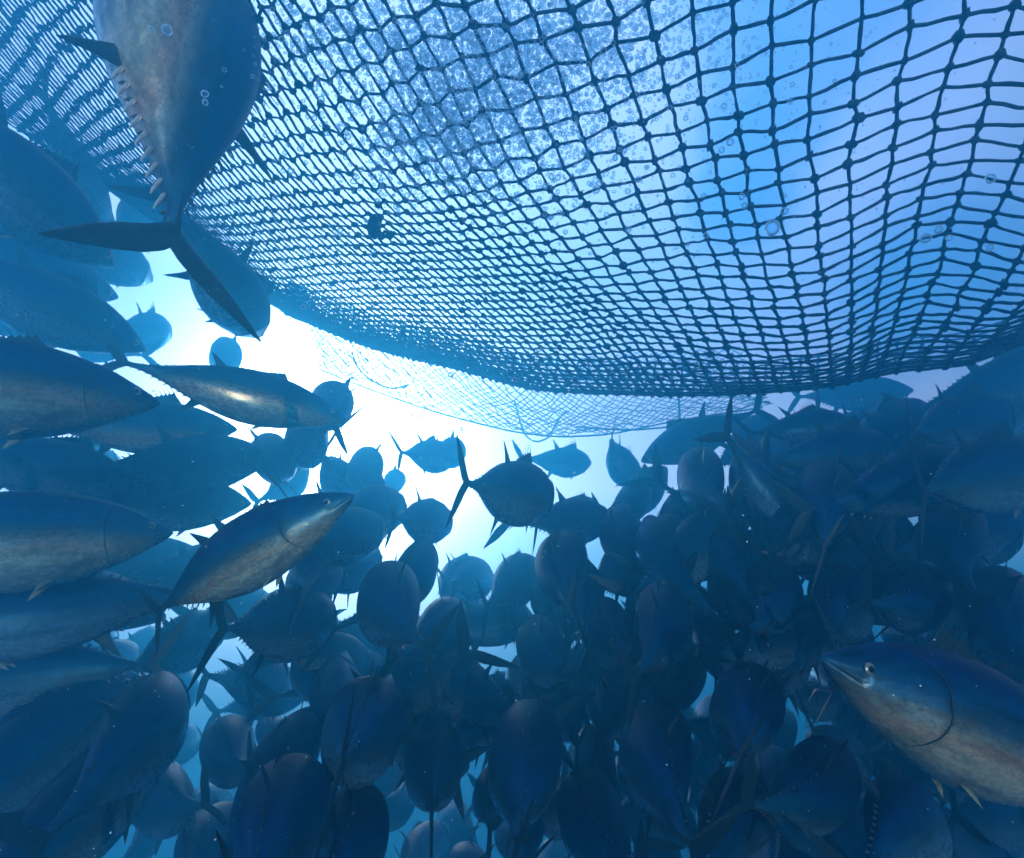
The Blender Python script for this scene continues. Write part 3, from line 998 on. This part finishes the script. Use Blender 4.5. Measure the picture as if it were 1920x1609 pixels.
edge = [(FG[i, -1][0], FG[i, -1][1] + 3, 6.6 - 1.1 * fu[i] + 0.35 * math.sin(fu[i] * 9)) for i in range(0, NU, 4)]
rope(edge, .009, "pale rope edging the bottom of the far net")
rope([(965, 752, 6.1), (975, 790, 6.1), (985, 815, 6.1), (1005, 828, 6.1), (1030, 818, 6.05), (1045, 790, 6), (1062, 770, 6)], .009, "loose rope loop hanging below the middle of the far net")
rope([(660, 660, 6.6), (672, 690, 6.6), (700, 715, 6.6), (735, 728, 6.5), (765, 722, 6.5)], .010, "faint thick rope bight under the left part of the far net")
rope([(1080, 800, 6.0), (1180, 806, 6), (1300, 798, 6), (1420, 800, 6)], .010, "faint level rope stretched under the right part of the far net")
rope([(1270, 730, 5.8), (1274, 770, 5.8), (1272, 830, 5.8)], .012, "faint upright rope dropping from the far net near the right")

# knot of torn twine caught on the big net
c0 = net_point(-24.6, 5.2)
dr = (c0 / np.linalg.norm(c0))
tw = []
for q in range(7):
    P = [Vector(c0 - dr * .02) + CR * (.02 * math.cos(.9 * i + q)) + CU * (.045 - .018 * i) + CF * (.01 * math.sin(i * 1.3 + q)) for i in range(6)]
    P = [p + CR * (-.016 * math.sin(math.pi * i / 5)) for i, p in enumerate(P)]
    tw.append(pchip(range(6), np.array(P), np.linspace(0, 5, 22)))
tw.append(np.array([Vector(c0) + CR * (.02 + .008 * i) + CU * (-.03 + .014 * math.sin(i * 1.2)) for i in range(7)]))
v, f = tubes(tw, .0075, 6)
tt_ = link_mesh("twine_scrap", v, f, [M_NET])
tag(tt_, "dark curled scrap of torn twine caught in the big net's left half", "twine scrap")

# ------------------------------------------------------------------ bubbles
def px_cloud(n, spots, d_rng, r_px, seed):
    g = np.random.RandomState(seed)
    cs, rs = [], []
    wts = np.array([s[4] for s in spots], float)
    wts /= wts.sum()
    for _ in range(n):
        s = spots[g.choice(len(spots), p=wts)]
        x, y = s[0] + g.randn() * s[2], s[1] + g.randn() * s[3]
        d = g.uniform(*d_rng)
        cs.append(np.array(at(x, y, d)))
        rs.append(g.uniform(*r_px) ** 1.0 / F * d)
    return np.array(cs), np.array(rs)


spots = [(880, 40, 140, 55, 4), (1080, 60, 110, 60, 3.2), (860, 150, 90, 60, 3.6), (990, 130, 110, 60, 3), (790, 240, 70, 55, 2), (880, 260, 80, 50, 2.2),
         (690, 60, 110, 50, 2), (1030, 230, 110, 70, 1.8), (1250, 70, 110, 70, 1.0), (900, 340, 150, 60, 1.2), (600, 120, 90, 80, .8)]
cs, rs = px_cloud(12000, spots, (1.35, 2.6), (1.2, 4.6), 3)
v, f = blobs(cs, rs, ICO2, np.clip(1 + .12 * np.random.randn(len(cs), 3), .7, 1.3))
bs = link_mesh("bubble_cloud", v, [tuple(q) for q in f], [M_BUB])
tag(bs, "cloud of tiny silvery air bubbles rising behind the big net at top centre", "bubble cloud", None, "stuff")

spots2 = [(1450, 130, 160, 120, 3), (1000, 330, 220, 90, 3), (1250, 350, 200, 110, 2), (600, 250, 90, 110, 1), (1600, 450, 200, 90, 1), (900, 550, 260, 90, .8)]
cs, rs = px_cloud(900, spots2, (1.0, 2.6), (1.0, 2.6), 4)
v, f = blobs(cs, rs, ICO1)
bs2 = link_mesh("fine_bubbles", v, [tuple(q) for q in f], [M_BUB])
tag(bs2, "fine scattered bubbles drifting all along the net", "fine bubbles", None, "stuff")

bub_me = bpy.data.meshes.new("air_bubble")
bub_me.from_pydata([tuple(x) for x in ICO2[0]], [], [tuple(x) for x in ICO2[1]])
bub_me.materials.append(M_BUB)
bub_me.polygons.foreach_set('use_smooth', [True] * len(bub_me.polygons))


def bubble(x, y, rpx, d, label, grp):
    o = bpy.data.objects.new("air_bubble", bub_me)
    C.objects.link(o)
    o.location = at(x, y, d)
    r = rpx / F * d
    o.scale = (r * rnd.uniform(.85, 1.15), r * rnd.uniform(.85, 1.15), r * rnd.uniform(.8, 1.1))
    tag(o, label, "bubble", grp)


for x, y, r, lab in [
    (313, 56, 9, "brightest bubble on the giant tuna's upper flank"), (284, 54, 5, "small dim bubble left of the brightest one on the giant's flank"),
    (384, 176, 7, "upper bubble of the pair on the giant tuna's belly side"), (385, 192, 6, "lower bubble of the pair on the giant tuna's belly side"),
    (569, 576, 5, "ring-like bubble below the net's faded left part"), (600, 575, 5, "white-glinting bubble beside the ring-like one"),
    (775, 776, 5, "left bubble of two over the spread-tailed pale tuna"), (790, 778, 5, "right bubble of two over the spread-tailed pale tuna"),
    (866, 805, 4, "single tiny bubble in the glow right of the pale tuna pair"), (1448, 427, 16, "largest crumpled bubble among the right-hand meshes"),
    (1471, 396, 8, "bubble just above the largest crumpled one"), (1760, 430, 9, "long dark-edged bubble left of the right edge group"),
    (1736, 447, 10, "tilted bubble under the long dark-edged one"), (1780, 446, 7, "round bubble right of the tilted one"), (1857, 335, 9, "upright bubble near the right edge"),
    (1855, 465, 9, "flat bubble near the right edge below the upright one"), (845, 703, 6, "oval bubble on the far net's left half"), (685, 675, 5, "faint bubble over the far rope bight"),
    (965, 712, 5, "bubble on the big net's lower hem in the middle"), (1010, 655, 6, "pale bubble low on the big net in the middle")]:
    bubble(x, y, r, (0.72 if x < 400 and y < 250 else 1.15), lab, None)
for i in range(150):
    s = rnd.choice(spots2[:4] + spots[7:] + spots[4:6])
    x, y = s[0] + rnd.gauss(0, s[2]), s[1] + rnd.gauss(0, s[3])
    if y < 700 and x > 500:
        bubble(x, y, rnd.uniform(3, 7), rnd.uniform(1.0, 1.8), "small clear air bubble drifting among the meshes of the big net", "air bubbles among the meshes")

# drifting specks
g = np.random.RandomState(8)
cs, rs = [], []
for _ in range(560):
    d = g.uniform(.5, 2.0)
    cs.append(np.array(at(g.uniform(0, 1920), g.uniform(200, 1609), d)))
    rs.append(g.choice([.6, .8, 1.1, 1.9], p=[.45, .3, .2, .05]) / F * d)
v, f = blobs(np.array(cs), np.array(rs), ICO1, np.clip(1 + .3 * g.randn(len(cs), 3), .4, 1.7))
sp_ = link_mesh("drifting_specks", v, [tuple(q) for q in f], [M_SPECK])
tag(sp_, "tiny white specks drifting in the water before the fish", "specks", None, "stuff")

# ------------------------------------------------------------------ the water itself: one even volume
corners = [Vector(c) for o in C.objects if o.type == 'MESH' for c in [o.matrix_world @ Vector(b) for b in o.bound_box]]
bpy.context.view_layer.update()
corners = [o.matrix_world @ Vector(b) for o in C.objects if o.type == 'MESH' for b in o.bound_box]
lo = [min(c[i] for c in corners) - .6 for i in range(3)]
hi = [max(c[i] for c in corners) + .6 for i in range(3)]
lo[1] = min(lo[1], -1.5)
lo[2] -= .6
hv = [(x, y, z) for x in (lo[0], hi[0]) for y in (lo[1], hi[1]) for z in (lo[2], hi[2])]
hf = [(0, 1, 3, 2), (4, 6, 7, 5), (0, 4, 5, 1), (2, 3, 7, 6), (0, 2, 6, 4), (1, 5, 7, 3)]
mh = bpy.data.materials.new("haze")
mh.use_nodes = True
th_ = mh.node_tree
th_.nodes.clear()
pv = N(th_, 'ShaderNodeVolumePrincipled')
pv.inputs['Color'].default_value = (0.045, 0.46, 0.75, 1)
pv.inputs['Absorption Color'].default_value = (0, 0, 0, 1)
pv.inputs['Density'].default_value = 0.30
pv.inputs['Anisotropy'].default_value = 0.74
ho = N(th_, 'ShaderNodeOutputMaterial')
th_.links.new(pv.outputs[0], ho.inputs['Volume'])
haze = link_mesh("haze", hv, hf, [mh], smooth=False)
tag(haze, None, None, None, "stuff")
print('n tuna', sum(o.get('category') == 'tuna' for o in C.objects), lo, hi, "objects", len(C.objects))
